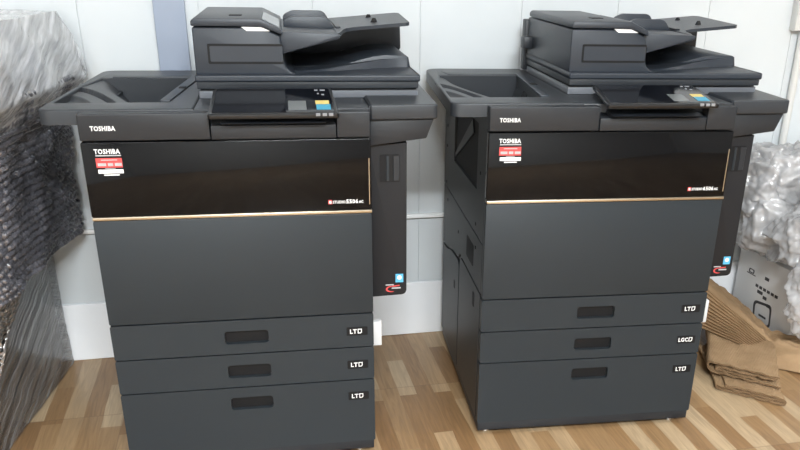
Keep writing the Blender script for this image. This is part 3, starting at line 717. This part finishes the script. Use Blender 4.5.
g = plate_hole(round_poly([(0.10, 0.03), (0.20, 0.03), (0.21, 0.10), (0.11, 0.115)], 0.02), round_poly([(0.108, 0.038), (0.192, 0.038), (0.200, 0.092), (0.118, 0.105)], 0.016), 'x', -0.0012, 0.001)
join(g, on_left_face(0.13, 0.17, 0.055, 0.062))
sub(CB, 'print_mark', g, M['ink'], smooth=0)

def crumple(bm, c, rad, seed, amp, f=5.0, level=6, zmin=0.002):
    s = bmesh.new(); bmesh.ops.create_icosphere(s, subdivisions=level, radius=1)
    c = Vector(c)
    for v in s.verts:
        d = v.co.normalized()
        # boxier than a ball
        k = (abs(d.x) ** 3 + abs(d.y) ** 3 + abs(d.z) ** 3) ** (-1 / 3)
        p = Vector((d.x * rad[0], d.y * rad[1], d.z * rad[2])) * k
        w = p * f + Vector((seed, seed * 2.3, -seed))
        w = w + Vector((noise.noise(w * 0.7), noise.noise(w * 0.7 + Vector((9, 0, 0))), noise.noise(w * 0.7 + Vector((0, 9, 0))))) * 0.8
        h = 0.7 - 1.9 * abs(noise.noise(w)) + 0.35 * (0.5 - abs(noise.noise(w * 2.3)) * 2)
        d1 = noise.voronoi((c + p) * 50)[0][0]
        q = c + p + d * (amp * h + 0.0085 * max(0.0, 1 - (d1 / 0.60) ** 2))
        q.z = max(q.z, zmin); q.y = min(q.y, WY - 0.02)
        v.co = q
    join(bm, s)
hp = bmesh.new()
crumple(hp, (1.830, 2.345, 0.420), (0.245, 0.125, 0.115), 3.3, 0.040, 7.0, zmin=0.268)
crumple(hp, (1.690, 2.37, 0.500), (0.105, 0.100, 0.120), 8.1, 0.035, 9.0, zmin=0.268)
crumple(hp, (1.850, 2.36, 0.545), (0.240, 0.110, 0.085), 5.7, 0.035, 8.0, zmin=0.268)
crumple(hp, (1.810, 2.070, 0.270), (0.170, 0.050, 0.190), 14.2, 0.026, 8.0, zmin=0.065)
crumple(hp, (1.800, 2.190, 0.400), (0.170, 0.130, 0.100), 21.2, 0.035, 8.0, zmin=0.268)
tag(obj('bubble_wrap', hp, M['bubble_white'], smooth=60), 'crumpled heap of clear bubble wrap draped over the white carton', 'bubble wrap')

# ------------------------------------------------------------------ folded cardboard
def folded_sheet(name, label, base, edge, depth, z0, thick, coils, seed, group):
    """a corrugated sheet folded over and over: outline along the front edge, extruded backwards"""
    rnd = random.Random(seed)
    E = Vector(edge); D = Vector(depth); L_ = E.length; e = E.normalized()
    path = []
    for i, (a, b, z) in enumerate(coils):
        # each run goes from a to b at height z, joined by round folds
        n = 14
        run = [(a + (b - a) * k / n, z + 0.0016 * math.sin(k * 1.9 + seed + i * 2) + 0.001 * rnd.uniform(-1, 1)) for k in range(n + 1)]
        if path:
            p, q = path[-1], run[0]
            cz = (p[1] + q[1]) / 2; r = abs(q[1] - p[1]) / 2; s = -1 if coils[i - 1][1] < (coils[i - 1][0]) else 1
            cx = (p[0] + q[0]) / 2
            for k in range(1, 8):
                an = PI * k / 8
                path.append((p[0] + (q[0] - p[0]) * k / 8 + s * r * math.sin(an), cz + (p[1] - cz) * math.cos(an)))
        path += run
    t = thick / 2
    top, bot = [], []
    for i, p in enumerate(path):
        a = path[max(0, i - 1)]; b = path[min(len(path) - 1, i + 1)]
        d = Vector((b[0] - a[0], b[1] - a[1])).normalized(); nr = Vector((-d.y, d.x))
        top.append((p[0] + nr.x * t, p[1] + nr.y * t)); bot.append((p[0] - nr.x * t, p[1] - nr.y * t))
    bm = bmesh.new(); m_ = 8
    def P(q, v):
        jag = 0.004 * noise.noise(Vector((q[0] * 60, q[1] * 90, seed))) if v == 0 else 0
        sag = 0.003 * noise.noise(Vector((q[0] * 12, v * 3, seed)))
        o = Vector(base) + e * q[0] + D * v + e * (0.01 * math.sin(v * 3 + seed)) - D.normalized() * jag
        return (o.x, o.y, max(z0 + q[1] + sag * (1 if q[1] > thick else 0), 0.0006 + (0 if q[1] < thick else 0.0)))
    rows = []
    for j in range(m_ + 1):
        rows.append([[bm.verts.new(P(q, j / m_)) for q in ln] for ln in (top, bot)])
    n = len(path); front = []
    for j in range(m_):
        for k in range(2):
            for i in range(n - 1): bm.faces.new((rows[j][k][i], rows[j][k][i + 1], rows[j + 1][k][i + 1], rows[j + 1][k][i]))
        for i in (0, n - 1): bm.faces.new((rows[j][0][i], rows[j][1][i], rows[j + 1][1][i], rows[j + 1][0][i]))
    for j in (0, m_):
        for i in range(n - 1):
            f = bm.faces.new((rows[j][0][i], rows[j][0][i + 1], rows[j][1][i + 1], rows[j][1][i])); front.append(f)
    for f in front: f.material_index = 1
    o = obj(name, bm, M['card2'], smooth=40)
    o.data.materials.append(M['flute'])
    # the wavy inner layer that shows along the cut edge
    fl = bmesh.new(); pts = []
    acc = 0
    dense = []
    for i in range(n - 1):
        a, b = Vector(path[i]), Vector(path[i + 1]); k = max(1, int((b - a).length / 0.0011))
        for j in range(k): dense.append((a.lerp(b, j / k), (b - a).normalized()))
    prev = None
    for i, (p, d) in enumerate(dense):
        nr = Vector((-d.y, d.x)); h = (t * 0.75) * math.sin(i * 1.1)
        q = p + nr * h
        pair = []
        for s in (-1, 1):
            o_ = P((q.x + nr.x * s * 0.0006, q.y + nr.y * s * 0.0006), 0)
            pair.append((fl.verts.new((o_[0] - D.normalized().x * 0.0012, o_[1] - D.normalized().y * 0.0012, o_[2])), fl.verts.new((o_[0] + D.normalized().x * 0.004, o_[1] + D.normalized().y * 0.004, o_[2]))))
        if prev:
            for s in range(2): fl.faces.new((prev[s][0], prev[s][1], pair[s][1], pair[s][0]))
            fl.faces.new((prev[0][0], prev[1][0], pair[1][0], pair[0][0]))
        prev = pair
    obj('fluting', fl, M['card'], o, smooth=0)
    tag(o, label, 'cardboard', group)
    return o

G = 'used cardboard on the floor'
# bottom sheet
folded_sheet('folded_cardboard', 'flat folded corrugated cardboard lying on the floor, lowest of the pile', (1.330, 1.962, 0), (0.158, -0.148, 0), (0.105, 0.27, 0), 0.003, 0.006,
             [(0.205, 0.012, 0.003), (0.006, 0.205, 0.012), (0.190, 0.03, 0.021)], 1.0, G)
# middle sheet, rolled over twice
folded_sheet('folded_cardboard', 'thickly folded corrugated cardboard in the middle of the pile', (1.352, 2.008, 0), (0.158, -0.152, 0), (0.110, 0.24, 0), 0.032, 0.006,
             [(0.212, 0.016, 0.003), (0.004, 0.205, 0.033), (0.175, 0.03, 0.022), (0.024, 0.14, 0.012)], 5.0, G)

# crumpled corrugated sheet on top
stn = [((1.250, 2.40, 0.085), (1.262, 2.435, 0.255), (1.40, 2.50, 0.225)),
       ((1.440, 2.227, 0.074), (1.455, 2.262, 0.198), (1.600, 2.44, 0.150)),
       ((1.495, 2.105, 0.072), (1.544, 2.200, 0.126), (1.672, 2.37, 0.090)),
       ((1.590, 2.048, 0.006), (1.628, 2.105, 0.054), (1.690, 2.215, 0.050)),
       ((1.690, 1.975, 0.004), (1.715, 2.030, 0.052), (1.800, 2.085, 0.040))]
def lerp_st(t):
    f = t * (len(stn) - 1); i = min(int(f), len(stn) - 2); u = f - i; u = u * u * (3 - 2 * u) * 0.4 + u * 0.6
    return [Vector(a).lerp(Vector(b), u) for a, b in zip(stn[i], stn[i + 1])]
bm = bmesh.new(); rows = []; nt_ = 90; NA, NB = 96, 30
for i in range(nt_ + 1):
    t = i / nt_; A_, B_, K_ = lerp_st(t); row = []
    out = (A_ - K_); out.z = 0; out.normalize()
    fade = 1.0 if t < 0.68 else max(0.0, 1 - (t - 0.68) / 0.12)
    for k in range(NA + 1):
        u = k / NA
        p = A_.lerp(B_, u) + out * (0.010 * math.sin(PI * u))
        nrm = (out + Vector((0, 0, 0.4))).normalized()
        p += nrm * (0.0062 * fade * math.sin(u * 11 * 2 * PI + 0.5 * noise.noise(Vector((t * 6, u * 3, 1)))))
        p += nrm * 0.010 * noise.noise(Vector((t * 7, u * 2, 4))) * (0.3 + t)
        row.append(p)
    for k in range(1, NB + 1):
        u = k / NB
        p = B_.lerp(K_, u)
        w = Vector((t * 9, u * 4, 7))
        cr = 0.016 * (0.5 - 2 * abs(noise.noise(w))) * (0.35 + 1.6 * max(0, t - 0.45)) + 0.006 * noise.noise(w * 3)
        p.z = max(0.004, p.z + cr * min(1, u * 5) + 0.008 * math.sin(PI * min(1, u * 2)))
        row.append(p)
    # back edge drops to the floor so that the sheet has a body
    row.append(K_ + Vector((0.004, 0.004, -0.012 - K_.z * 0.3)))
    rows.append([bm.verts.new((p.x, p.y, max(0.002, p.z))) for p in row])
for a, b in zip(rows[:-1], rows[1:]):
    for k in range(len(a) - 1): bm.faces.new((a[k], a[k + 1], b[k + 1], b[k]))
    bm.faces.new((a[-1], a[0], b[0], b[-1]))
bm.faces.new(rows[0]); bm.faces.new(rows[-1][::-1])
tag(obj('crumpled_cardboard', bm, M['card'], smooth=50), 'crumpled brown corrugated cardboard with ridged side, on top of the pile', 'cardboard', G)

# ------------------------------------------------------------------ world, camera, colour management
w = bpy.data.worlds.new('world'); scene.world = w; w.use_nodes = True
w.node_tree.nodes['Background'].inputs['Color'].default_value = (0.6, 0.65, 0.7, 1)
w.node_tree.nodes['Background'].inputs['Strength'].default_value = 0.3

f, pitch, roll, yaw, hgt, cx, cy = 827.51642, 0.42343232, 0.02403353, 0.24882655, 1.17778651, 47.6313, 105.647467
sy, cyw, sp, cp_ = math.sin(yaw), math.cos(yaw), math.sin(pitch), math.cos(pitch)
fw = Vector((sy * cp_, cyw * cp_, -sp)); rt = Vector((cyw, -sy, 0)); up = rt.cross(fw)
rt2 = rt * math.cos(roll) + up * math.sin(roll); up2 = up * math.cos(roll) - rt * math.sin(roll)
cam = bpy.data.cameras.new('camera'); co = bpy.data.objects.new('camera', cam); COL.objects.link(co)
mw = Matrix((rt2, up2, -fw)).transposed().to_4x4(); mw.translation = Vector((0, 0, hgt)); co.matrix_world = mw
cam.sensor_width = 36; cam.lens = f * 36 / 800; cam.shift_x = -cx / 800; cam.shift_y = cy / 800; cam.clip_start = 0.05
scene.camera = co
vs = scene.view_settings
vs.view_transform = 'Standard'; vs.look = 'None'; vs.gamma = 1; vs.use_curve_mapping = False; vs.exposure = 0.0
